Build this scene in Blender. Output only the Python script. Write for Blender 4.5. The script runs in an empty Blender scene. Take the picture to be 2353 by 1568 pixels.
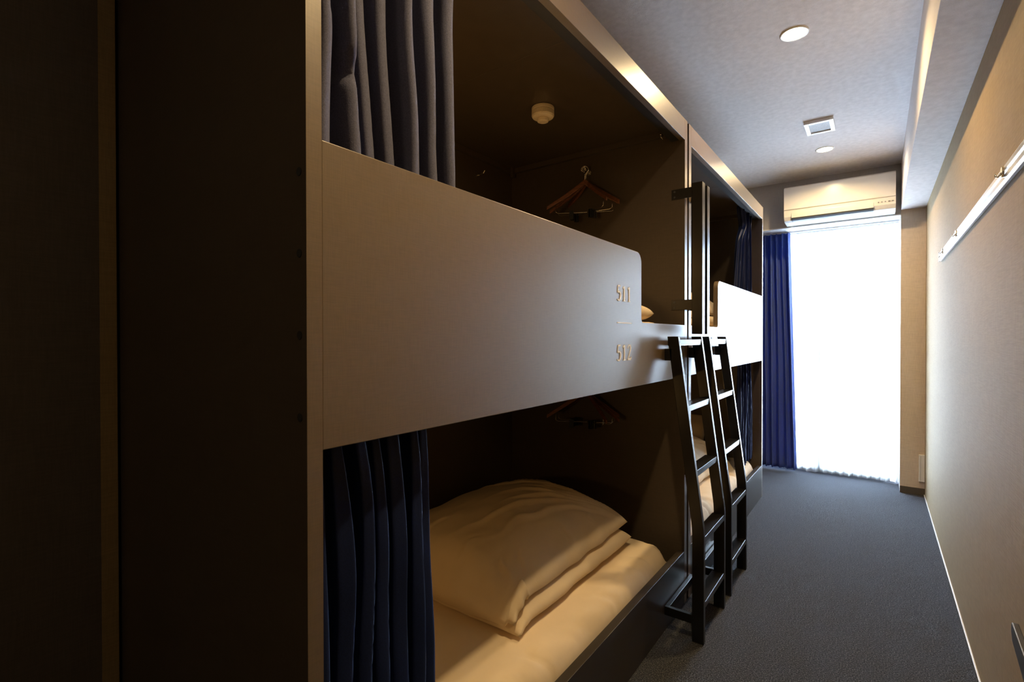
import bpy, bmesh, math, random
from mathutils import Vector, Matrix, noise
random.seed(7)
PI = math.pi
sc = bpy.context.scene

# ------------------------------------------------------------------ camera
F_PX, YAW, PITCH, ROLL = 1135.6561, math.radians(36.4662), math.radians(-.4219), math.radians(-.0546)
cam_d = bpy.data.cameras.new('camera'); cam = bpy.data.objects.new('camera', cam_d)
sc.collection.objects.link(cam); sc.camera = cam
cam_d.sensor_width = 36; cam_d.lens = F_PX/2353*36; cam_d.clip_start = .02
fw = Vector((-math.sin(YAW)*math.cos(PITCH), math.cos(YAW)*math.cos(PITCH), math.sin(PITCH)))
rt = Vector((math.cos(YAW), math.sin(YAW), 0)); up = rt.cross(fw)
r2 = rt*math.cos(ROLL)+up*math.sin(ROLL); u2 = -rt*math.sin(ROLL)+up*math.cos(ROLL)
M = Matrix((r2, u2, -fw)).transposed().to_4x4(); M.translation = Vector((.8, 0, 1.3837))
cam.matrix_world = M

# ------------------------------------------------------------------ world, daylight, exposure
w = bpy.data.worlds.new('world'); sc.world = w; w.use_nodes = True
w.node_tree.nodes['Background'].inputs[0].default_value = (.68, .81, 1, 1)
w.node_tree.nodes['Background'].inputs[1].default_value = 28.0
sc.view_settings.view_transform = 'Standard'; sc.view_settings.look = 'None'
sc.view_settings.gamma = 1; sc.view_settings.exposure = 0.0
sc.view_settings.use_curve_mapping = False
sc.cycles.max_bounces = 12; sc.cycles.diffuse_bounces = 6; sc.cycles.glossy_bounces = 4
sc.cycles.transparent_max_bounces = 12; sc.cycles.caustics_reflective = False; sc.cycles.caustics_refractive = False
DAY_W = 210; DOWN_W = 18
dl = bpy.data.lights.new('daylight', 'AREA'); dl.shape = 'RECTANGLE'; dl.size = 1.15; dl.size_y = 2.3
dl.energy = DAY_W; dl.color = (.70, .81, 1)
dlo = bpy.data.objects.new('daylight', dl); sc.collection.objects.link(dlo)
dlo.location = (.38, 6.12, 1.25); dlo.rotation_euler = (-PI/2, 0, 0)

# ------------------------------------------------------------------ materials
def mat(name, col, rough=.6, metal=0, spec=.5, var=0, vscale=30, bump=0, bscale=200, vec=None, sheen=0, sheen_tint=None, coat=0):
    m = bpy.data.materials.new(name); m.use_nodes = True
    nt = m.node_tree; b = nt.nodes['Principled BSDF']
    b.inputs['Base Color'].default_value = (*col, 1); b.inputs['Roughness'].default_value = rough
    b.inputs['Metallic'].default_value = metal; b.inputs['Specular IOR Level'].default_value = spec
    if sheen:
        b.inputs['Sheen Weight'].default_value = sheen; b.inputs['Sheen Roughness'].default_value = .4
        if sheen_tint: b.inputs['Sheen Tint'].default_value = (*sheen_tint, 1)
    if coat: b.inputs['Coat Weight'].default_value = coat; b.inputs['Coat Roughness'].default_value = .12
    if var or bump:
        tc = nt.nodes.new('ShaderNodeTexCoord'); mp = nt.nodes.new('ShaderNodeMapping')
        nt.links.new(tc.outputs['Object'], mp.inputs[0])
        if vec: mp.inputs['Scale'].default_value = vec
    if var:
        n = nt.nodes.new('ShaderNodeTexNoise'); n.inputs['Scale'].default_value = vscale; n.inputs['Detail'].default_value = 3
        nt.links.new(mp.outputs[0], n.inputs[0])
        cr = nt.nodes.new('ShaderNodeValToRGB')
        cr.color_ramp.elements[0].position = .35; cr.color_ramp.elements[1].position = .65
        cr.color_ramp.elements[0].color = (*[c*(1-var) for c in col], 1)
        cr.color_ramp.elements[1].color = (*[min(1, c*(1+var)) for c in col], 1)
        nt.links.new(n.outputs[0], cr.inputs[0]); nt.links.new(cr.outputs[0], b.inputs['Base Color'])
    if bump:
        n2 = nt.nodes.new('ShaderNodeTexNoise'); n2.inputs['Scale'].default_value = bscale; n2.inputs['Detail'].default_value = 2
        nt.links.new(mp.outputs[0], n2.inputs[0])
        bp = nt.nodes.new('ShaderNodeBump'); bp.inputs['Strength'].default_value = bump; bp.inputs['Distance'].default_value = .001
        nt.links.new(n2.outputs[0], bp.inputs['Height']); nt.links.new(bp.outputs[0], b.inputs['Normal'])
    return m

def weave(name, col, rough, per_m, var=.05, bump=.3, spec=.35, rough_dirs=(1, 1, 1)):
    """woven wall cloth / linen grained laminate: crossed fine threads"""
    m = mat(name, col, rough, spec=spec); nt = m.node_tree; b = nt.nodes['Principled BSDF']
    tc = nt.nodes.new('ShaderNodeTexCoord')
    outs = []
    for sx in ((1, 1, .06), (.06, .06, 1)):
        mp = nt.nodes.new('ShaderNodeMapping'); mp.inputs['Scale'].default_value = sx
        n = nt.nodes.new('ShaderNodeTexNoise'); n.inputs['Scale'].default_value = per_m; n.inputs['Detail'].default_value = 1
        nt.links.new(tc.outputs['Object'], mp.inputs[0]); nt.links.new(mp.outputs[0], n.inputs[0]); outs.append(n)
    ad = nt.nodes.new('ShaderNodeMath'); ad.operation = 'ADD'
    nt.links.new(outs[0].outputs[0], ad.inputs[0]); nt.links.new(outs[1].outputs[0], ad.inputs[1])
    cr = nt.nodes.new('ShaderNodeMapRange'); cr.inputs[1].default_value = .7; cr.inputs[2].default_value = 1.3
    cr.inputs[3].default_value = 1-var; cr.inputs[4].default_value = 1+var
    nt.links.new(ad.outputs[0], cr.inputs[0])
    vm = nt.nodes.new('ShaderNodeVectorMath'); vm.operation = 'SCALE'; vm.inputs[0].default_value = col
    nt.links.new(cr.outputs[0], vm.inputs['Scale']); nt.links.new(vm.outputs[0], b.inputs['Base Color'])
    if bump:
        bp = nt.nodes.new('ShaderNodeBump'); bp.inputs['Strength'].default_value = bump; bp.inputs['Distance'].default_value = .001
        nt.links.new(ad.outputs[0], bp.inputs['Height']); nt.links.new(bp.outputs[0], b.inputs['Normal'])
    return m

TAN = (.132, .092, .053)
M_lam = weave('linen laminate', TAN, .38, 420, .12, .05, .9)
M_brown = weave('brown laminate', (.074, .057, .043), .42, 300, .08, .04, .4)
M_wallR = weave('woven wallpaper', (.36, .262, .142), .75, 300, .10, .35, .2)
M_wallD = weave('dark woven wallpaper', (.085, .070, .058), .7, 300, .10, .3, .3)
M_lit_edge = weave('painted light on wallpaper', (.22, .155, .07), .7, 300, .10, .3, .3)  # wallpaper tone lightened to paint in a strip of light
M_ceil = weave('ceiling paper', (.79, .76, .77), .85, 520, .08, .8, .25)
M_pil = weave('pale woven wallpaper', (.66, .56, .47), .75, 300, .08, .35, .2)
M_wallB = weave('back wall paper', (.50, .48, .47), .8, 250, .05, .3, .25)
M_black = mat('black metal', (.005, .0048, .005), .3, metal=0, spec=.5, coat=.15)
M_steel = mat('aluminium', (.78, .78, .79), .28, metal=1)
M_chrome = mat('chrome', (.8, .78, .74), .15, metal=1)
M_white = mat('white plastic', (.84, .84, .84), .24, var=.02, vscale=5)
M_wtrim = mat('white paint', (.75, .76, .77), .4, var=.03, vscale=8)
M_cream = mat('cream plastic', (.85, .74, .56), .4, var=.03, vscale=20)
M_sheet = mat('cotton', (.76, .63, .46), .85, spec=.2, var=.03, vscale=6, bump=.25, bscale=60, sheen=.1)
M_mark = mat('cream lettering', (.93, .91, .88), .35)
M_slot = mat('dark slot', (.05, .055, .065), .5)
M_greyp = mat('grey plastic', (.25, .26, .28), .5)
M_wood = mat('hanger wood', (.17, .065, .028), .35, var=.3, vscale=25, vec=(1, 8, 8))
M_clip = mat('clip plastic', (.012, .014, .014), .35)
M_lining = mat('black laminate', (.022, .024, .026), .38)
M_rubber = mat('rubber', (.02, .02, .02), .8)
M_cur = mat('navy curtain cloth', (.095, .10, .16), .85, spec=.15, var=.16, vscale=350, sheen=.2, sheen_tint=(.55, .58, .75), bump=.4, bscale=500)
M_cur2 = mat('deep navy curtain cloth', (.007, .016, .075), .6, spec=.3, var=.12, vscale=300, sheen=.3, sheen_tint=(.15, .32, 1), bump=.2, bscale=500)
M_cur3 = mat('window navy cloth', (.07, .115, .36), .7, spec=.25, var=.12, vscale=300, sheen=.3, sheen_tint=(.5, .6, 1))
M_bboard = weave('dark brown board', (.036, .029, .023), .36, 300, .08, .04, .6)
M_base = mat('dark baseboard', (.10, .085, .07), .5)

def carpet():
    m = mat('carpet', (.045, .047, .052), 1, spec=.1, sheen=.25, sheen_tint=(.7, .8, 1)); nt = m.node_tree; b = nt.nodes['Principled BSDF']
    tc = nt.nodes.new('ShaderNodeTexCoord')
    n = nt.nodes.new('ShaderNodeTexNoise'); n.inputs['Scale'].default_value = 190; n.inputs['Detail'].default_value = 3
    n.inputs['Roughness'].default_value = .7
    nt.links.new(tc.outputs['Object'], n.inputs[0])
    cr = nt.nodes.new('ShaderNodeValToRGB'); e = cr.color_ramp.elements
    e[0].position = .36; e[0].color = (.006, .0065, .008, 1); e[1].position = .68; e[1].color = (.15, .15, .165, 1)
    k = e.new(.5); k.color = (.030, .032, .038, 1)
    nt.links.new(n.outputs[0], cr.inputs[0]); nt.links.new(cr.outputs[0], b.inputs['Base Color'])
    bp = nt.nodes.new('ShaderNodeBump'); bp.inputs['Strength'].default_value = .8; bp.inputs['Distance'].default_value = .004
    nt.links.new(n.outputs[0], bp.inputs['Height']); nt.links.new(bp.outputs[0], b.inputs['Normal'])
    return m
M_carpet = carpet()

def sheer():
    m = bpy.data.materials.new('sheer'); m.use_nodes = True; nt = m.node_tree; nt.nodes.clear()
    o = nt.nodes.new('ShaderNodeOutputMaterial'); t = nt.nodes.new('ShaderNodeBsdfTransparent'); t.inputs[0].default_value = (.95, .97, 1, 1)
    tl = nt.nodes.new('ShaderNodeBsdfTranslucent'); tl.inputs[0].default_value = (.9, .93, .95, 1)
    df = nt.nodes.new('ShaderNodeBsdfDiffuse'); df.inputs[0].default_value = (.85, .88, .9, 1)
    a = nt.nodes.new('ShaderNodeMixShader'); a.inputs[0].default_value = .25
    tc = nt.nodes.new('ShaderNodeTexCoord'); n = nt.nodes.new('ShaderNodeTexNoise'); n.inputs['Scale'].default_value = 400
    mr = nt.nodes.new('ShaderNodeMapRange'); mr.inputs[3].default_value = .70; mr.inputs[4].default_value = .78
    nt.links.new(tc.outputs['Object'], n.inputs[0]); nt.links.new(n.outputs[0], mr.inputs[0])
    nt.links.new(tl.outputs[0], a.inputs[1]); nt.links.new(df.outputs[0], a.inputs[2])
    b = nt.nodes.new('ShaderNodeMixShader'); nt.links.new(mr.outputs[0], b.inputs[0])
    nt.links.new(t.outputs[0], b.inputs[1]); nt.links.new(a.outputs[0], b.inputs[2]); nt.links.new(b.outputs[0], o.inputs[0])
    return m
M_sheer = sheer()

def glass():
    m = bpy.data.materials.new('window glass'); m.use_nodes = True; nt = m.node_tree; nt.nodes.clear()
    o = nt.nodes.new('ShaderNodeOutputMaterial'); t = nt.nodes.new('ShaderNodeBsdfTransparent'); t.inputs[0].default_value = (.95, .98, .97, 1)
    g = nt.nodes.new('ShaderNodeBsdfGlossy'); g.inputs[1].default_value = .02
    fr = nt.nodes.new('ShaderNodeFresnel'); fr.inputs[0].default_value = 1.45
    mx = nt.nodes.new('ShaderNodeMixShader'); nt.links.new(fr.outputs[0], mx.inputs[0])
    nt.links.new(t.outputs[0], mx.inputs[1]); nt.links.new(g.outputs[0], mx.inputs[2]); nt.links.new(mx.outputs[0], o.inputs[0])
    return m
M_glass = glass()
def backlit(m, col, k):
    nt = m.node_tree; b = nt.nodes['Principled BSDF']; o = nt.nodes['Material Output']
    t = nt.nodes.new('ShaderNodeBsdfTranslucent'); t.inputs[0].default_value = (*col, 1)
    x = nt.nodes.new('ShaderNodeMixShader'); x.inputs[0].default_value = k
    nt.links.new(b.outputs[0], x.inputs[1]); nt.links.new(t.outputs[0], x.inputs[2]); nt.links.new(x.outputs[0], o.inputs[0])
backlit(M_cur3, (.06, .105, .34), .17)

M_lam.node_tree.nodes['Principled BSDF'].inputs['Coat Weight'].default_value = .8
M_lam.node_tree.nodes['Principled BSDF'].inputs['Coat Roughness'].default_value = .36
def lamp_mat():
    m = bpy.data.materials.new('lamp lens'); m.use_nodes = True; nt = m.node_tree; b = nt.nodes['Principled BSDF']
    b.inputs['Emission Color'].default_value = (1, .80, .52, 1); b.inputs['Emission Strength'].default_value = 70
    return m
M_lens = lamp_mat()
M_lens2 = mat('lamp shade', (.8, .6, .35), .5)
M_lens2.node_tree.nodes['Principled BSDF'].inputs['Emission Color'].default_value = (1, .6, .25, 1)
M_lens2.node_tree.nodes['Principled BSDF'].inputs['Emission Strength'].default_value = 3

# ------------------------------------------------------------------ helpers
C = sc.collection
def obj(name, bm, m=None, parent=None, bevel=0, smooth=False, loc=None, segs=2):
    me = bpy.data.meshes.new(name); bmesh.ops.recalc_face_normals(bm, faces=bm.faces)
    bm.to_mesh(me); bm.free()
    o = bpy.data.objects.new(name, me); C.objects.link(o)
    if m: me.materials.append(m)
    if smooth:
        for p in me.polygons: p.use_smooth = True
    if bevel:
        md = o.modifiers.new('bevel', 'BEVEL'); md.width = bevel; md.segments = segs; md.limit_method = 'ANGLE'; md.angle_limit = math.radians(40)
        md.harden_normals = False
    if parent: o.parent = parent
    if loc: o.location = loc
    return o
def thing(name, label, cat, loc=(0, 0, 0), rot=(0, 0, 0), group=None):
    o = bpy.data.objects.new(name, None); C.objects.link(o); o.location = loc; o.rotation_euler = rot
    o.empty_display_size = .05
    o['label'] = label; o['category'] = cat
    if group: o['group'] = group
    return o
def tag(o, label, cat, group=None):
    o['label'] = label; o['category'] = cat
    if group: o['group'] = group
    return o
def struct(o):
    o['kind'] = 'structure'; return o
def box(bm, x0, x1, y0, y1, z0, z1):
    vs = [bm.verts.new((x, y, z)) for x in (x0, x1) for y in (y0, y1) for z in (z0, z1)]
    for f in ((0, 1, 3, 2), (4, 6, 7, 5), (0, 4, 5, 1), (2, 3, 7, 6), (0, 2, 6, 4), (1, 5, 7, 3)):
        bm.faces.new([vs[i] for i in f])
    return bm
def B(x0, x1, y0, y1, z0, z1): return box(bmesh.new(), x0, x1, y0, y1, z0, z1)
def prism(bm, pts, axis, a, b):
    """extrude a 2-D outline; axis 'x': pts are (y,z); 'y': (x,z); 'z': (x,y)"""
    def P(p, t): return {'x': (t, p[0], p[1]), 'y': (p[0], t, p[1]), 'z': (p[0], p[1], t)}[axis]
    v0 = [bm.verts.new(P(p, a)) for p in pts]; v1 = [bm.verts.new(P(p, b)) for p in pts]
    bm.faces.new(v0); bm.faces.new(v1[::-1]); n = len(pts)
    for i in range(n): bm.faces.new((v0[i], v1[i], v1[(i+1) % n], v0[(i+1) % n]))
    return bm
def cyl(bm, c, r, h, axis='z', seg=24, r2=None):
    r2 = r if r2 is None else r2
    res = bmesh.ops.create_cone(bm, cap_ends=True, segments=seg, radius1=r, radius2=r2, depth=h)
    mt = {'z': Matrix.Identity(4), 'x': Matrix.Rotation(PI/2, 4, 'Y'), 'y': Matrix.Rotation(-PI/2, 4, 'X')}[axis]
    bmesh.ops.transform(bm, matrix=Matrix.Translation(c) @ mt, verts=res['verts']); return bm
def lathe(bm, prof, c=(0, 0, 0), seg=32):
    rings = []
    for r, z in prof:
        rings.append([bm.verts.new((c[0]+r*math.cos(2*PI*i/seg), c[1]+r*math.sin(2*PI*i/seg), c[2]+z)) for i in range(seg)])
    for a, b in zip(rings, rings[1:]):
        for i in range(seg): bm.faces.new((a[i], a[(i+1) % seg], b[(i+1) % seg], b[i]))
    bm.faces.new(rings[0]); bm.faces.new(rings[-1][::-1]); return bm
def tube(bm, pts, r, seg=10):
    pts = [Vector(p) for p in pts]; rings = []
    for i, p in enumerate(pts):
        d = (pts[min(i+1, len(pts)-1)]-pts[max(i-1, 0)]).normalized()
        a = d.orthogonal().normalized() if i == 0 else (rings_a - d*rings_a.dot(d)).normalized()
        rings_a = a; b = d.cross(a); rr = r[i] if isinstance(r, (list, tuple)) else r
        rings.append([bm.verts.new(p+a*rr*math.cos(2*PI*k/seg)+b*rr*math.sin(2*PI*k/seg)) for k in range(seg)])
    for a, b in zip(rings, rings[1:]):
        for k in range(seg): bm.faces.new((a[k], a[(k+1) % seg], b[(k+1) % seg], b[k]))
    bm.faces.new(rings[0][::-1]); bm.faces.new(rings[-1]); return bm

# ------------------------------------------------------------------ room shell
XW, XL, YB, YN, ZC = 1.138, -1.16, 5.60, -1.7, 2.929
XP, ZBM = .966, 2.512
struct(obj('floor', B(XL-.1, XW+.1, YN-.1, 6.1, -.1, 0), M_carpet))
struct(obj('ceiling', B(XL-.1, XW+.1, YN-.1, 5.9, ZC, ZC+.1), M_ceil))
struct(obj('wall_right', B(XW, XW+.1, YN-.1, 5.9, 0, ZC), M_wallR))
struct(obj('wall_left', B(XL-.1, XL, YN-.1, 5.9, 0, ZC), M_wallR))
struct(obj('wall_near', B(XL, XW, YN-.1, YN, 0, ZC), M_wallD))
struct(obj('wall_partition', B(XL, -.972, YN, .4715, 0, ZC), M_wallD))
struct(obj('lit_edge_1', B(-.972, -.9695, .432, .4715, 0, ZC), M_lit_edge, bevel=.001))  # thin added strip; its paler colour paints light falling on the wall edge
bm = bmesh.new(); box(bm, XL, XW, YB, 5.9, 2.478, ZC); box(bm, XL, -.32, YB, 5.9, 0, 2.478); box(bm, XP, XW, YB, 5.9, 0, 2.478)
struct(obj('wall_back', bm, M_wallB))
struct(obj('wall_pilaster', B(XP, XW, YB-.006, YB, 0, ZBM), M_pil))
struct(obj('ceiling_beam', B(XP, XW, YN, YB-.006, ZBM, ZC), M_ceil, bevel=.002))
struct(obj('baseboard_back', B(XP, XW, YB-.014, YB-.006, 0, .06), M_base, bevel=.002))
struct(obj('baseboard_right', B(XW-.007, XW, YN, YB-.014, 0, .009), M_wtrim, bevel=.002))
struct(obj('trim_2', B(-.32, XP, YB-.012, 5.86, 2.466, 2.478), M_wtrim, bevel=.003))
# window with frame and panes (behind the sheer)
wn = thing('window_1', '', '', (0, 0, 0)); del wn['label']; del wn['category']; struct(wn)
bm = bmesh.new()
for a in ((-.32, -.27, .0, 2.466), (.916, XP, .0, 2.466), (.29, .35, .0, 2.466)): box(bm, a[0], a[1], 5.94, 6.0, a[2], a[3])
box(bm, -.27, .916, 5.94, 6.0, 2.40, 2.466); box(bm, -.27, .916, 5.94, 6.0, 0, .07)
obj('window_frame', bm, M_steel, wn, bevel=.003)
for a, b in ((-.27, .29), (.35, .916)): obj('glass_pane', B(a, b, 5.967, 5.973, .07, 2.40), M_glass, wn)

# ------------------------------------------------------------------ ceiling fittings
def downlight(x, y, label, z=ZC, power=1):
    t = thing('downlight', label, 'ceiling light', (x, y, z), group='recessed ceiling downlights')
    bm = bmesh.new()
    seg = 40; rs = ((.066, 0), (.066, -.004), (.060, -.006), (.054, -.004), (.054, 0))
    rings = [[bm.verts.new((r*math.cos(2*PI*i/seg), r*math.sin(2*PI*i/seg), zz)) for i in range(seg)] for r, zz in rs]
    for a, b in zip(rings, rings[1:]):
        for i in range(seg): bm.faces.new((a[i], a[(i+1) % seg], b[(i+1) % seg], b[i]))
    obj('trim_ring', bm, M_white, t, smooth=True)
    obj('lens', cyl(bmesh.new(), (0, 0, -.0015), .054, .003, seg=40), M_lens, t)
    l = bpy.data.lights.new('lamp', 'AREA'); l.shape = 'DISK'; l.size = .075; l.energy = DOWN_W*power; l.color = (1, .70, .33); l.spread = math.radians(150)
    lo = bpy.data.objects.new('lamp', l); C.objects.link(lo); lo.parent = t; lo.location = (0, 0, -.008)
    return t
downlight(.455, 2.885, 'glowing round ceiling downlight nearest the camera')
downlight(.447, 4.805, 'glowing round ceiling downlight between the square vent and the air conditioner')
downlight(.46, -.955, 'unseen downlight added as fill light behind the viewer', power=.2)  # unseen lamp, added to brighten the dark panels on the left
downlight(.56, .965, 'round ceiling downlight just outside the top of the picture')
v = thing('ceiling_vent', 'small white rectangular ceiling grille between the two downlights', 'vent', (.458, 4.235, ZC))
bm = bmesh.new()
for a in ((-.09, -.062, -.12, .12), (.062, .09, -.12, .12), (-.062, .062, -.12, -.092), (-.062, .062, .092, .12)): box(bm, a[0], a[1], a[2], a[3], -.022, 0)
obj('frame', bm, M_white, v, bevel=.002)
bm = bmesh.new(); box(bm, -.062, .062, -.092, .092, -.014, 0)
obj('grille', bm, mat('pale grey mesh', (.42, .42, .44), .6, var=.25, vscale=260), v)

# ------------------------------------------------------------------ air conditioner
ac = thing('air_conditioner', 'white wall-mounted air conditioner above the window', 'air conditioner', (.5, YB, 2.48))
prof = [(0, .33), (-.215, .335), (-.232, .325), (-.238, .30), (-.240, .125), (-.234, .05), (-.215, .015), (-.18, .003), (0, 0)]
obj('body', prism(bmesh.new(), [(y, z) for y, z in prof], 'x', -.425, .425), M_white, ac, bevel=.004, segs=3)
obj('front_panel', prism(bmesh.new(), [(-.236, .322), (-.2435, .318), (-.2455, .30), (-.2475, .118), (-.2425, .112), (-.236, .112)], 'x', -.423, .423), M_white, ac, bevel=.0015)
obj('louver', prism(bmesh.new(), [(-.232, .042), (-.2385, .078), (-.2445, .082), (-.2400, .036)], 'x', -.36, .27), M_white, ac, bevel=.001)
obj('air_slot', prism(bmesh.new(), [(-.16, .018), (-.222, .030), (-.2385, .040), (-.2350, .024), (-.217, .0115), (-.17, .002)], 'x', -.36, .27), M_slot, ac)
bm = bmesh.new()
for i in range(5): box(bm, .30+i*.024, .308+i*.024+(.006 if i > 2 else 0), -.2405, -.238, .072, .080)
obj('indicator', bm, M_greyp, ac)
obj('mounting_plate', B(-.44, -.33, -.03, 0, .335, .352), M_slot, ac)

# ------------------------------------------------------------------ bunk units
def glyph(ch):
    """strokes as lists of (x, y, width); unit cell height 1"""
    if ch == '1':
        return [[(.08, .84, .05), (.26, .97, .10)], [(.31, 1.0, .13), (.31, .0, .13)], [(.12, .015, .035), (.50, .015, .035)]]
    if ch == '5':
        arc = [(.10, .52, .05), (.24, .60, .07), (.38, .58, .10), (.50, .46, .13), (.52, .30, .14), (.46, .14, .12), (.34, .03, .08), (.20, .01, .06), (.08, .06, .08), (.05, .10, .05)]
        return [[(.12, .98, .07), (.50, .99, .09)], [(.14, .98, .05), (.10, .52, .05)], arc]
    return [[(.06, .76, .09), (.10, .90, .08), (.24, .99, .08), (.40, .95, .12), (.48, .80, .14), (.44, .62, .12), (.30, .40, .08), (.14, .18, .06), (.03, .05, .05)],
            [(.03, .045, .09), (.50, .045, .11)], [(.50, .045, .11), (.56, .20, .03)]]
def ribbon(bm, pts, T, d=.0009):
    P = [Vector((p[0], p[1])) for p in pts]; L = []; R = []
    for i, p in enumerate(P):
        t = (P[min(i+1, len(P)-1)]-P[max(i-1, 0)]).normalized(); n = Vector((-t.y, t.x)); w_ = pts[i][2]*.58+.010
        L.append(p+n*w_); R.append(p-n*w_)
    def V(q, x): yy, zz = T(q); return bm.verts.new((x, yy, zz))
    l0 = [V(q, 0) for q in L]; r0 = [V(q, 0) for q in R]; l1 = [V(q, d) for q in L]; r1 = [V(q, d) for q in R]
    for i in range(len(P)-1):
        bm.faces.new((l1[i], r1[i], r1[i+1], l1[i+1])); bm.faces.new((l0[i], l0[i+1], r0[i+1], r0[i]))
        bm.faces.new((l0[i], l1[i], l1[i+1], l0[i+1])); bm.faces.new((r0[i], r0[i+1], r1[i+1], r1[i]))
    bm.faces.new((l0[0], r0[0], r1[0], l1[0])); bm.faces.new((l0[-1], l1[-1], r1[-1], r0[-1]))
def number(text, y, z, h, parent):
    bm = bmesh.new(); adv = .82*h
    for i, ch in enumerate(text):
        for k, s in enumerate(glyph(ch)): ribbon(bm, s, lambda q, i=i: (y+i*adv+q.x*h*1.08, z+q.y*h), .0009+.0002*k)
    o = obj('number_'+{'511': 'upper', '512': 'lower'}[text], bm, M_mark, parent, loc=(.0002, 0, 0)); o.name = 'bed_number'
    o['label'] = 'cream serif bed number '+text
    return o

def rail_outline(ya, yb, ycut, side):
    """outline of the guard panel; high along most, stepped down beside the ladder"""
    zt, zl, zb = 1.7375, 1.446, 1.181; R, r = .045, .02
    pts = [(ya, zb), (yb, zb)]
    if side == 'far':      # low part at yb
        pts += [(yb, zl)]
        pts += [(ycut+r-r*math.sin(a), zl+r-r*math.cos(a)) for a in [k*PI/2/6 for k in range(7)]]
        pts += [(ycut-R+R*math.cos(a), zt-R+R*math.sin(a)) for a in [k*PI/2/8 for k in range(9)]]
        pts += [(ya, zt)]
    else:
        pts += [(yb, zt)]
        pts += [(ycut+R-R*math.sin(a), zt-R+R*math.cos(a)) for a in [k*PI/2/8 for k in range(9)]]
        pts += [(ycut-r+r*math.cos(a), zl+r-r*math.sin(a)) for a in [k*PI/2/6 for k in range(7)]]
        pts += [(ya, zl)]
    return pts

XB = -1.128           # back of the bunk
def bunk(ya0, ya1, yb0, yb1, ycut, side, label, holes=False):
    """side panels ya0..ya1 and yb0..yb1"""
    t = thing('bunk_unit', label, 'bunk bed', (0, ya0, 0), group='two-storey bunk units')
    def P(name, bm, m, **k):
        o = obj(name, bm, m, t, **k); o.location = (0, -ya0, 0); return o
    zt = 2.508
    for (a, b) in ((ya0, ya1), (yb0, yb1)):
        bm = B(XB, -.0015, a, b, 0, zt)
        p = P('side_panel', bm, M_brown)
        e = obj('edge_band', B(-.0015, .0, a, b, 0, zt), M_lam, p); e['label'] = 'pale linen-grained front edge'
        if holes and a == ya0:
            for z in (1.677, 1.533, 1.388, 1.242): obj('screw_cap', cyl(bmesh.new(), (-.022, a-.0006, z),   .0075, .0014, 'y', 16), M_rubber, p)
    P('back_panel', B(XB, XB+.02, ya1, yb0, 0, 2.466), M_brown)
    P('ceiling_panel', B(XB+.02, -.03, ya1, ya1+1.06, 2.466, 2.49), M_brown, bevel=.0015)
    P('ceiling_panel', B(XB+.02, -.03, ya1+1.0615, yb0, 2.466, 2.49), M_brown, bevel=.0015)
    P('fascia', B(-.028, 0, ya1, yb0, 2.402, 2.508), M_lam, bevel=.0012)
    P('fascia_lining', B(-.07, -.028, ya1, yb0, 2.405, 2.466), M_lining)
    bm = bmesh.new(); box(bm, XB+.02, -.07, yb0-.025, yb0, 2.436, 2.466); box(bm, XB+.02, XB+.045, ya1, yb0-.025, 2.436, 2.466)
    box(bm, XB+.045, XB+.062, yb0-.05, yb0-.025, 2.405, 2.466)
    P('cleat', bm, M_brown, bevel=.001)
    bm = bmesh.new(); box(bm, -.098, -.078, ya1, yb0, 2.440, 2.466)
    ct = P('curtain_track', bm, M_wtrim if side == 'near' else M_greyp, bevel=.002)
    P('upper_bed_deck', B(XB+.02, -.03, ya1, yb0, 1.20, 1.26), M_brown)
    bm = prism(bmesh.new(), rail_outline(ya1, yb0, ycut, side), 'x', -.028, 0)
    g = P('guard_panel', bm, M_lam, bevel=.0015)
    P('lower_bed_deck', B(XB+.02, -.034, ya1, yb0, .10, .15), M_brown)
    P('base_board', B(-.034, 0, ya1, yb0, 0, .272), M_bboard, bevel=.0015)
    return t, g
bunk1, g1 = bunk(.4805, .5106, 2.583, 2.622, 2.001, 'far', 'nearer dark brown bunk unit with guard panel numbered 511 and 512', True)
number('511', 1.757, 1.525, .058, g1); number('512', 1.757, 1.293, .060, g1)
dash = obj('number_divider', B(0, .0009, 1.757, 1.897, 1.4375, 1.4425), M_mark, g1, loc=(.0002, 0, 0)); dash['label'] = 'cream dividing line between the numbers'
bunk2, g2 = bunk(2.650, 2.690, 4.712, 4.745, 3.245, 'near', 'farther dark brown bunk unit beside the window')

# track hooks inside the near bunk ceiling
def track_clip(loc, label):
    bm = bmesh.new(); tube(bm, [(0, 0, .012), (0, .004, .0), (.004, .012, -.006), (.008, .006, -.012)], .0025, 8)
    cyl(bm, (0, 0, .012), .006, .004)
    return tag(obj('curtain_clip', bm, M_chrome, smooth=True, loc=loc), label, 'hook')
track_clip((-.113, 2.545, 2.43), 'tiny metal clip in the upper far corner of the nearer bunk, by the curtain track')

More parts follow.
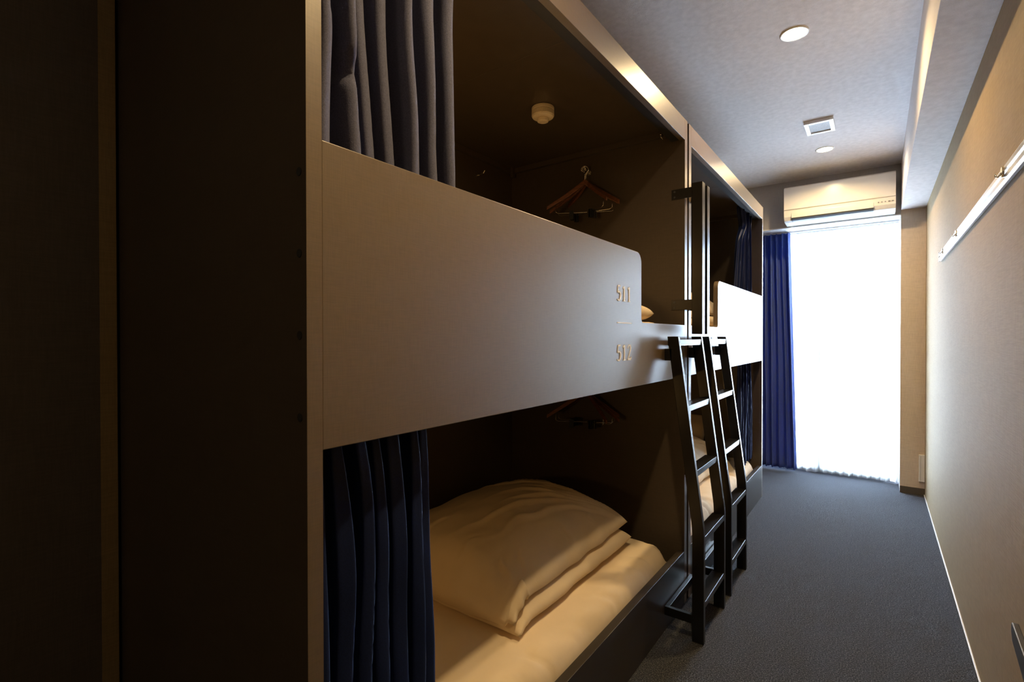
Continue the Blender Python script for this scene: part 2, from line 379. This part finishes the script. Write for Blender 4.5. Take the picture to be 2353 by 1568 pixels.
# ------------------------------------------------------------------ bedding
def mattress(y0, y1, z0, z1, x0, x1, label, seed):
    bm = bmesh.new(); nx, ny = 70, 150; R = .085
    def P(u, v, top):
        x = x0+(x1-x0)*u; y = y0+(y1-y0)*v
        dx = min(x-x0, x1-x); dy = min(y-y0, y1-y); d = 1
        e = 0
        for q in (dx, dy):
            if q < R: e = max(e, 1-q/R)
        if dx < R and dy < R: e = min(1, math.hypot(1-dx/R, 1-dy/R))
        z = z1-(z1-z0)*.52*(1-math.sqrt(max(0, 1-e*e)))
        z += .004*noise.noise(Vector((x*5, y*4, seed)))
        if dx < .16 and u > .5:
            k = (1-dx/.16); c = noise.noise(Vector((x*9-y*6, y*4.5, seed+3)))
            z += k*(.010*noise.noise(Vector((x*16-y*9, y*9, seed+3)))-.016*math.exp(-(c/.09)**2))
        return (x, y, z)
    g = [[bm.verts.new(P(i/nx, j/ny, 1)) for j in range(ny+1)] for i in range(nx+1)]
    for i in range(nx):
        for j in range(ny): bm.faces.new((g[i][j], g[i+1][j], g[i+1][j+1], g[i][j+1]))
    loop = [g[i][0] for i in range(nx+1)]+[g[nx][j] for j in range(1, ny+1)]+[g[i][ny] for i in range(nx-1, -1, -1)]+[g[0][j] for j in range(ny-1, 0, -1)]
    prev = loop
    for k, zz in enumerate((.6, .3, 0)):
        cur = []
        for q, vv in enumerate(loop):
            cx, cy = (x0+x1)/2, (y0+y1)/2; rip = .004*math.sin(q*.9+k)*(1 if k < 2 else 0)
            cur.append(bm.verts.new((vv.co.x-(.006 if k == 2 else 0)*(1 if vv.co.x > cx else -1)-abs(rip)*(1 if vv.co.x > cx else -1), vv.co.y, z0+(vv.co.z-z0)*zz)))
        n = len(loop)
        for q in range(n): bm.faces.new((prev[q], prev[(q+1) % n], cur[(q+1) % n], cur[q]))
        prev = cur
    bm.faces.new(prev)
    return tag(obj('mattress', bm, M_sheet, smooth=True), label, 'mattress', 'bunk mattresses')

def duvet(dy, dz, label, seed=0, dx=0, top_in=0):
    bm = bmesh.new(); N = 130
    def shell(cs, zfun, hfun):
        """closed puffy shell over a quad footprint"""
        A, Bq, Cq, D = [Vector(c) for c in cs]   # near-right, far-right, far-left, near-left
        def foot(u, v): return (D*(1-u)+A*u)*(1-v)+(Cq*(1-u)+Bq*u)*v
        top = {}; bot = {}
        for i in range(N+1):
            for j in range(N+1):
                u, v = i/N, j/N; p = foot(u, v)
                ex = min(u, 1-u)*(A-D).length; ey = min(v, 1-v)*(Bq-A).length
                E = (1-math.exp(-(ex/.035)**.9))*(1-math.exp(-(ey/.035)**.9)); E = E**.6
                bl = .006*noise.noise(Vector((p.x*9, p.y*9, seed)))
                px = p.x+(.010*noise.noise(Vector((p.y*12, 1, seed))) if u == 1 else 0)
                zm = zfun(u, v, p); h0, h1 = hfun(u, v, p)
                zt = zm+h0*E+bl*E; zb = zm-h1*E
                p.x += .012*noise.noise(Vector((p.y*9, zm*40, seed+2)))*max(0, (u-.8)/.2); p.y += .008*noise.noise(Vector((p.x*9, zm*40, seed+7)))*max(0, 1-v/.2)
                top[i, j] = bm.verts.new((p.x, p.y, zt))
                bot[i, j] = top[i, j] if i in (0, N) or j in (0, N) else bm.verts.new((p.x, p.y, zb))
        for i in range(N):
            for j in range(N):
                bm.faces.new((top[i, j], top[i+1, j], top[i+1, j+1], top[i, j+1]))
                q = (bot[i, j], bot[i, j+1], bot[i+1, j+1], bot[i+1, j])
                bm.faces.new(q)
    rn = random.Random(seed+40)
    cre = [(math.radians(4+k*5.2+rn.uniform(-1.5, 1.5)), rn.uniform(.018, .034), rn.uniform(.009, .017), rn.uniform(.55, 1.15), rn.uniform(.02, .2)) for k in range(13)]
    short = [(.30, .10, .38, .24, .012), (.10, .06, .13, .20, .009), (.93, .05, .80, .16, .009), (.97, .10, .84, .26, .007), (.88, .03, .78, .07, .008), (.62, .05, .66, .17, .006), (.99, .45, .88, .50, .005), (.99, .68, .9, .70, .005)]
    def wr(u, v, p):
        """long creases fanning out of the far-right corner, short tucks along the near and right edges"""
        d = math.hypot(1.04-u, 1.02-v)
        a = math.atan2(1.02-v, 1.04-u)+.16*noise.noise(Vector((u*2.2, v*2.2, seed+1)))+.05*noise.noise(Vector((u*7, v*7, seed)))
        f = 0
        for (ak, wk, hk, reach, st) in cre:
            q = (a-ak)/wk*min(1.6, .45+d)
            f += hk*math.exp(-abs(q)**1.3)*max(0, min(1, (d-st)*5))*max(0, min(1, (reach-d)*3))
            f -= .5*hk*math.exp(-abs(q-1.5)**1.3)*max(0, min(1, (d-st)*5))*max(0, min(1, (reach-d)*3))
        for (x1, y1, x2, y2, hk) in short:
            L = math.hypot(x2-x1, y2-y1); tx, ty = (x2-x1)/L, (y2-y1)/L
            t = ((u-x1)*tx+(v-y1)*ty)/L; q = ((u-x1)*-ty+(v-y1)*tx)+.012*math.sin(t*7)
            k = math.exp(-((t-.5)/.42)**4)
            f += hk*k*(math.exp(-(q/.012)**2)-.9*math.exp(-((q-.018)/.010)**2))
        f += .012*noise.noise(Vector((u*2.4, v*2.6, seed+9)))+.0035*noise.noise(Vector((u*14, v*14, seed+3)))
        return f
    shell([(-.185, 1.375), (-.185, 2.335), (-1.03, 2.44), (-1.03, 1.36)],
          lambda u, v, p: .386-.034*max(0, 1-v*12), lambda u, v, p: (.050, .046-.03*max(0, 1-v*12)))
    def z2(u, v, p):
        z = .452-.078*max(0, 1-v*9)**1.5
        if u > .96 and v < .1: z += .02
        return z
    def h2(u, v, p):
        dome = .150*(math.sin(PI*min(1, max(0, .12+.80*(1-u))))**1.0)*(math.sin(PI*min(1, max(0, .06+v*.80)))**1.0)
        return (.040+dome+wr(u, v, p), .028)
    shell([(-.200-top_in, 1.362), (-.212-top_in, 2.345-top_in), (-1.02, 2.46), (-1.04, 1.335)], z2, h2)
    o = obj('duvet', bm, M_sheet, smooth=True, loc=(dx, dy, dz))
    return tag(o, label, 'duvet', 'folded duvets')

MZ = .335
mattress(.52, 2.50, .15, MZ, XB+.03, -.044, 'mattress of the nearer lower bunk, in a warm-lit fitted sheet', 1)
mattress(.52, 2.48, 1.26, 1.456, XB+.03, -.036, 'mattress of the upper bunk numbered 511, mostly behind the guard panel', 2)
mattress(2.70, 4.66, .15, MZ, XB+.03, -.044, 'mattress of the farther lower bunk behind the ladders', 3)
mattress(2.70, 4.66, 1.26, 1.452, XB+.03, -.036, 'mattress of the farther upper bunk', 4)
duvet(0, 0, 'large folded puffy duvet on the nearer lower bunk', 0)
duvet(.10, 1.117, 'folded duvet on the upper bunk numbered 511', 3, dx=.085, top_in=.11)
duvet(1.86, 0, 'folded duvet on the farther lower bunk seen between ladder rungs', 6)
duvet(2.02, 1.117, 'folded duvet on the farther upper bunk', 8)
def pillow(loc, rot, label, seed):
    bm = bmesh.new(); N = 36; a, b, h = .30, .20, .075; T = {}
    for s in (1, -1):
        for i in range(N+1):
            for j in range(N+1):
                u, v = 2*i/N-1, 2*j/N-1
                E = max(0, (1-abs(u)**2.4)*(1-abs(v)**2.4))**.5
                q = 1-.05*(1-abs(u*v)**1.0)*(abs(u)**6+abs(v)**6)
                z = s*h*E*(1+.25*noise.noise(Vector((u*2, v*2, seed+s))))
                if s == -1 and (i in (0, N) or j in (0, N)): T[s, i, j] = T[1, i, j]
                else: T[s, i, j] = bm.verts.new((a*u*q, b*v*q, z))
        for i in range(N):
            for j in range(N):
                f = (T[s, i, j], T[s, i+1, j], T[s, i+1, j+1], T[s, i, j+1]); bm.faces.new(f if s == 1 else f[::-1])
    return tag(obj('pillow', bm, M_sheet, smooth=True, loc=loc), label, 'pillow', 'bunk pillows')
p = pillow((-.50, 4.60, .50), None, 'pillow propped against the end of the farther lower bunk', 1); p.rotation_euler = (math.radians(48), 0, 0); p.location = (-.72, 4.555, .52)

# ------------------------------------------------------------------ ladders
def ladder(y0, label):
    t = thing('bunk_ladder', label, 'ladder', (0, y0, 0), group='black metal bunk ladders')
    W, S = .395, .026
    fx = lambda z: .180 if z < .50 else .180-(z-.50)*.131
    for a, zt in ((0, 1.387), (W-S, 1.387)):
        pts = [(.180, .006), (.180, .49), (.178, .52), (fx(zt), zt), (fx(zt)-.050, zt), (.126, .53), (.128, .49), (.128, .006)]
        s = obj('stile', prism(bmesh.new(), pts, 'y', a, a+S), M_black, t, bevel=.002)
        obj('rubber_foot', B(.130, .178, a+.002, a+S-.002, 0, .008), M_rubber, s)
        obj('wall_bracket', B(.001, .034, a, a+S, 1.275, 1.330), M_black, t, bevel=.001)
    for z in (1.372, 1.068, .775, .482, .186):
        x = fx(z)-.001
        obj('tread', B(x-.058, x, S, W-S, z-.028, z), M_black, t, bevel=.0015)
    bm = bmesh.new(); box(bm, .002, .128, 0, .02, .082, .122); box(bm, .002, .128, W-.02, W, .082, .122); box(bm, .002, .022, .02, W-.02, .082, .122)
    obj('foot_frame', bm, M_black, t, bevel=.0015)
    return t
ladder(2.280, 'black metal ladder nearest the camera, below panel number 512')
ladder(2.800, 'black metal ladder closer to the window')

def grab_bar(y0, y1, plate_y, s, label):
    t = thing('grab_bar', label, 'grab bar', (.06, (y0+y1)/2, 1.40), group='vertical grab bars')
    yc = (y0+y1)/2
    obj('bar', B(-.022, .030, y0-yc, y1-yc, 0, .77), M_black, t, bevel=.002)
    for z in (.125, .70):
        bm = B(-.128, -.022, plate_y-yc-(.004 if s > 0 else 0), plate_y-yc+(.004 if s < 0 else 0), z, z+.052)
        b = obj('bracket', bm, M_black, t, bevel=.0008)
        bm = bmesh.new()
        for k in (.012, .040): cyl(bm, (-.112, plate_y-yc-s*.0045, z+k), .005, .002, 'y', 14)
        obj('screw', bm, M_slot, b)
    return t
grab_bar(2.574, 2.622, 2.583, 1, 'vertical black grab bar fixed to the nearer bunk above its ladder')
grab_bar(2.664, 2.710, 2.694, -1, 'vertical black grab bar fixed to the farther bunk, the second one')

# ------------------------------------------------------------------ curtains
def curtain(name, top, bot, x0, z0, z1, nf, amp, seed, m, label, cat, group=None, rows=60, xb=None, gather=0, hem=0, warp=.25, omega=.5, along='y', solid=.0022, tie=None, ridge=False, dents=()):
    """top/bot = (start, end) along the wall; x0 = depth at the top, xb at the bottom"""
    bm = bmesh.new(); cols = nf*18; xb = x0 if xb is None else xb
    rnd = random.Random(seed); amps = [rnd.uniform(.6, 1.25) for _ in range(nf+2)]; G = []
    for r in range(rows+1):
        t = r/rows; z = z1+(z0-z1)*t; row = []
        a0 = top[0]+(bot[0]-top[0])*t; a1 = top[1]+(bot[1]-top[1])*t
        if tie:
            k = math.exp(-((t-tie[0])/tie[1])**2)*tie[2]; mid = a0*.35+a1*.65; a0 += (mid-a0)*k; a1 += (mid-a1)*k
        env = (1-gather*math.exp(-t*9))
        for c in range(cols+1):
            s = c/cols; ph = s*nf+warp*noise.noise(Vector((s*3, t*1.6, seed)))*min(1, 4*s*(1-s))
            k = min(nf, int(ph)); A = amp*amps[max(0, k)]*env*(1+.3*noise.noise(Vector((s*5, t*3, seed+4))))
            th = 2*PI*ph
            d = A*math.sin(th)+.25*A*math.sin(2.0*th+seed+2*t)
            if ridge: d = A*(1.9*abs(math.sin(th/2))**.75-1)+.12*A*math.sin(2.0*th+seed+2*t)
            for (sa, ta, sb, tb, wd, dp) in dents:
                L2 = (sb-sa)**2+(tb-ta)**2; f = max(0, min(1, ((s-sa)*(sb-sa)+(t-ta)*(tb-ta))/L2))
                e = math.hypot(s-sa-f*(sb-sa), (t-ta-f*(tb-ta))*1.5)
                d -= dp*math.exp(-(e/wd)**2)
            pos = a0+(a1-a0)*s+omega*(a1-a0)/nf*.35*math.sin(2*th+.4)*env
            q = x0+(xb-x0)*t+d
            zz = z+(hem*noise.noise(Vector((s*9, 3, seed))) if r == rows else 0)
            row.append(bm.verts.new((q, pos, zz) if along == 'y' else (pos, q, zz)))
        G.append(row)
    for r in range(rows):
        for c in range(cols): bm.faces.new((G[r][c], G[r+1][c], G[r+1][c+1], G[r][c+1]))
    o = obj(name, bm, m, smooth=True)
    if solid:
        sd = o.modifiers.new('thickness', 'SOLIDIFY'); sd.thickness = solid
    return tag(o, label, cat, group)
GR = 'navy bunk curtains'
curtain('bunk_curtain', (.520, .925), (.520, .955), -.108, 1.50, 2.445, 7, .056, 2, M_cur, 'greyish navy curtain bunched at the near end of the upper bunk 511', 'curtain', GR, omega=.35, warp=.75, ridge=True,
        dents=((.27, 0, .26, .22, .03, .045), (.26, .22, .16, .38, .03, .045), (.13, .44, .19, .55, .03, .05), (.19, .55, .17, .8, .03, .05)))
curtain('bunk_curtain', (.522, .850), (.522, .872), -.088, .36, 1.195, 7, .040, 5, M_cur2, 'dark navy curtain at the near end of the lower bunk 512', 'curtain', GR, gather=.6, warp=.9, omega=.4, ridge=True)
curtain('bunk_curtain', (4.25, 4.62), (4.0, 4.64), -.085, 1.50, 2.445, 6, .028, 9, M_cur2, 'navy curtain tied in at the far end of the farther upper bunk', 'curtain', GR, tie=(.16, .10, .45), warp=.5)
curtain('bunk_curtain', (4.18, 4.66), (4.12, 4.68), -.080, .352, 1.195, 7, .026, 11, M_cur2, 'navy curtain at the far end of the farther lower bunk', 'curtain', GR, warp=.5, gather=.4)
curtain('window_curtain', (-.30, .075), (-.30, .140), 5.79, .03, 2.455, 7, .042, 14, M_cur3, 'floor-length navy curtain drawn to the left of the bright window', 'curtain', along='x', gather=.3, warp=.4)
curtain('sheer_curtain', (-.20, .955), (-.20, .960), 5.885, .012, 2.455, 16, .016, 17, M_sheer, 'white sheer curtain across the bright window', 'curtain', along='x', hem=.02, omega=.2, solid=0, gather=.2)
tr = thing('curtain_rail', 'white curtain rail under the window head', 'curtain rail', (.32, 5.84, 2.466))
obj('rail', B(-.63, .64, -.052, -.030, -.012, 0), M_white, tr, bevel=.002)
obj('rail', B(-.63, .64, .030, .052, -.012, 0), M_white, tr, bevel=.002)

# ------------------------------------------------------------------ small reading lamps inside the bunks
def reading_lamp(y, z, label, power):
    t = thing('reading_lamp', label, 'lamp', (-.70, y, z), group='bunk reading lamps')
    obj('mount', cyl(bmesh.new(), (0, .008, 0), .03, .016, 'y'), M_black, t, bevel=.001)
    obj('arm', tube(bmesh.new(), [(0, .012, 0), (0, .04, 0), (0, .055, .012)], .006), M_black, t)
    obj('lamp_shade', lathe(bmesh.new(), [(.028, .0), (.034, .012), (.034, .05), (.026, .052)], (0, .07, -.01)), M_lens2, t)
    l = bpy.data.lights.new('lamp', 'POINT'); l.shadow_soft_size = .045; l.energy = power; l.color = (1, .56, .18)
    lo = bpy.data.objects.new('lamp', l); C.objects.link(lo); lo.parent = t; lo.location = (0, .15, .015)
reading_lamp(.5107, 1.98, 'small bedside lamp on the near end panel inside the upper bunk 511', 5.0)
reading_lamp(.5107, .88, 'small bedside lamp on the near end panel inside the lower bunk 512', 2.6)
reading_lamp(2.6905, .88, 'small bedside lamp inside the farther lower bunk', 4.0)
# ------------------------------------------------------------------ smoke detector, hooks, hangers
sd = thing('smoke_detector', 'cream round smoke detector on the ceiling of upper bunk 511', 'smoke detector', (-.470, 1.965, 2.466))
obj('base', lathe(bmesh.new(), [(.050, 0), (.053, -.003), (.053, -.016), (.050, -.018)]), M_cream, sd, smooth=False, bevel=.001)
obj('housing', lathe(bmesh.new(), [(.050, -.018), (.053, -.020), (.053, -.040), (.049, -.047), (.034, -.052), (.030, -.052)]), M_cream, sd, bevel=.001)
obj('sensor_cap', lathe(bmesh.new(), [(.026, -.050), (.028, -.056), (.026, -.066), (.016, -.070)]), M_cream, sd, bevel=.001)

def coat_hook(loc, rz, label):
    bm = bmesh.new(); cyl(bm, (0, -.003, 0), .014, .006, 'y')
    tube(bm, [(0, 0, 0), (0, -.03, 0), (0, -.045, .004), (0, -.055, .018)], .004)
    o = obj('coat_hook', bm, M_chrome, smooth=False, loc=loc); o.rotation_euler = (0, 0, rz)
    return tag(o, label, 'hook', 'chrome coat hooks')
coat_hook((-.548, 2.583, 2.337), 0, 'chrome hook holding the upper bunk hangers')
coat_hook((-.548, 2.583, 1.141), 0, 'chrome hook holding the lower bunk hangers')
coat_hook((XB+.02, 2.24, 2.345), PI/2, 'small chrome hook high on the back wall of upper bunk 511')

def copy_tree(o, parent=None):
    c = o.copy(); C.objects.link(c); c.parent = parent
    for ch in o.children: copy_tree(ch, c)
    return c
def make_hanger():
    t = thing('coat_hanger', '', 'hanger')
    bm = bmesh.new()
    pts = [(math.cos(a)*.020, 0, math.sin(a)*.020-.0235) for a in [math.radians(200-k*22) for k in range(12)]]
    pts = pts[:11]+[(0, 0, -.052), (0, 0, -.085)]
    obj('hook', tube(bm, pts, .0022, 8), M_chrome, t, smooth=True)
    bm = bmesh.new()
    for s in (-1, 1):
        prevr = None
        for k in range(15):
            q = k/14; x = s*.215*q; z = -.090-.150*q**.92; hh = .019-.007*q; dd = .009+.005*math.sin(PI*q); yy = -.030*q*q
            ring = [bm.verts.new((x, yy-dd*.6, z-hh)), bm.verts.new((x, yy+dd*.6, z-hh)), bm.verts.new((x, yy+dd*.5, z+hh*.7)), bm.verts.new((x, yy-dd*.5, z+hh*.7))]
            if prevr:
                for i in range(4): bm.faces.new((prevr[i], prevr[(i+1) % 4], ring[(i+1) % 4], ring[i]))
            else: bm.faces.new(ring)
            prevr = ring
        bm.faces.new(prevr[::-1])
    obj('shoulders', bm, M_wood, t, bevel=.003)
    bm = bmesh.new(); tube(bm, [(-.165, -.012, -.225), (-.165, -.012, -.262), (-.15, -.012, -.270), (.15, -.012, -.270), (.165, -.012, -.262), (.165, -.012, -.225)], .0018, 8)
    obj('trouser_bar', bm, M_chrome, t, smooth=True)
    for x in (-.075, .055):
        bm = bmesh.new(); box(bm, x-.012, x+.012, -.020, -.015, -.305, -.258); box(bm, x-.012, x+.012, -.009, -.004, -.305, -.258); box(bm, x-.006, x+.006, -.016, -.008, -.274, -.264)
        obj('clip', bm, M_clip, t, bevel=.001)
    return t
h0 = make_hanger(); first = True
for zz, where in ((2.362, 'upper'), (1.166, 'lower')):
    for k, (rz, dy) in enumerate(((-24, -.010), (4, -.024), (26, -.038))):
        h = h0 if first else copy_tree(h0); first = False
        h.location = (-.548, 2.548+dy*.6, zz+.004); h.rotation_euler = (0, 0, math.radians(rz))
        h['label'] = ('rearmost', 'middle', 'frontmost')[k]+' wooden coat hanger of three on the '+where+' bunk wall'
        h['group'] = 'wooden coat hangers'

# ------------------------------------------------------------------ picture rail with sliding hooks on the right wall
hr = thing('hook_rail', 'silver metal hook rail along the right wall', 'hook rail', (XW, 2.7, 1.905))
obj('profile', prism(bmesh.new(), [(0, -.028), (-.010, -.028), (-.016, -.022), (-.016, -.006), (-.010, -.004), (-.010, .004), (-.016, .006), (-.016, .022), (-.010, .028), (0, .028)], 'y', -1.7, 1.56), M_steel, hr, bevel=.001)
for y in (-.50, .66, 1.30, -1.35):
    hk = obj('rail_hook', cyl(bmesh.new(), (-.019, y, .004), .017, .006, 'x'), M_chrome, hr, bevel=.001)
    bm = bmesh.new(); tube(bm, [(-.021, y, .002), (-.029, y, -.010), (-.034, y, -.008), (-.035, y, .0)], .003, 8)
    obj('prong', bm, M_chrome, hk, smooth=True)
ec = obj('end_cap', B(-.017, 0, 1.56, 1.572, -.029, .029), M_white, hr, bevel=.002)

# outlet box on the pilaster
ob = thing('wall_box', 'slim white wall box low in the corner beside the window', 'socket', (1.116, YB-.006, .12))
obj('cover', B(-.020, .021, -.022, 0, 0, .235), M_white, ob, bevel=.003)
obj('seam', B(-.008, -.006, -.0228, -.022, .01, .225), M_greyp, ob)

# lever handle low on the right wall
lh = thing('lever_handle', 'dark metal handle at the lower right edge of the picture', 'handle', (XW, 1.75, .66))
obj('lever', prism(bmesh.new(), [(.115, -.044), (.120, -.066), (.105, -.092), (-.16, -.165), (-.16, -.085)], 'x', -.045, -.030), mat('gunmetal', (.12, .12, .125), .35, metal=.8), lh, bevel=.003)
obj('post', cyl(bmesh.new(), (-.016, -.10, -.10), .012, .034, 'x'), M_steel, lh)
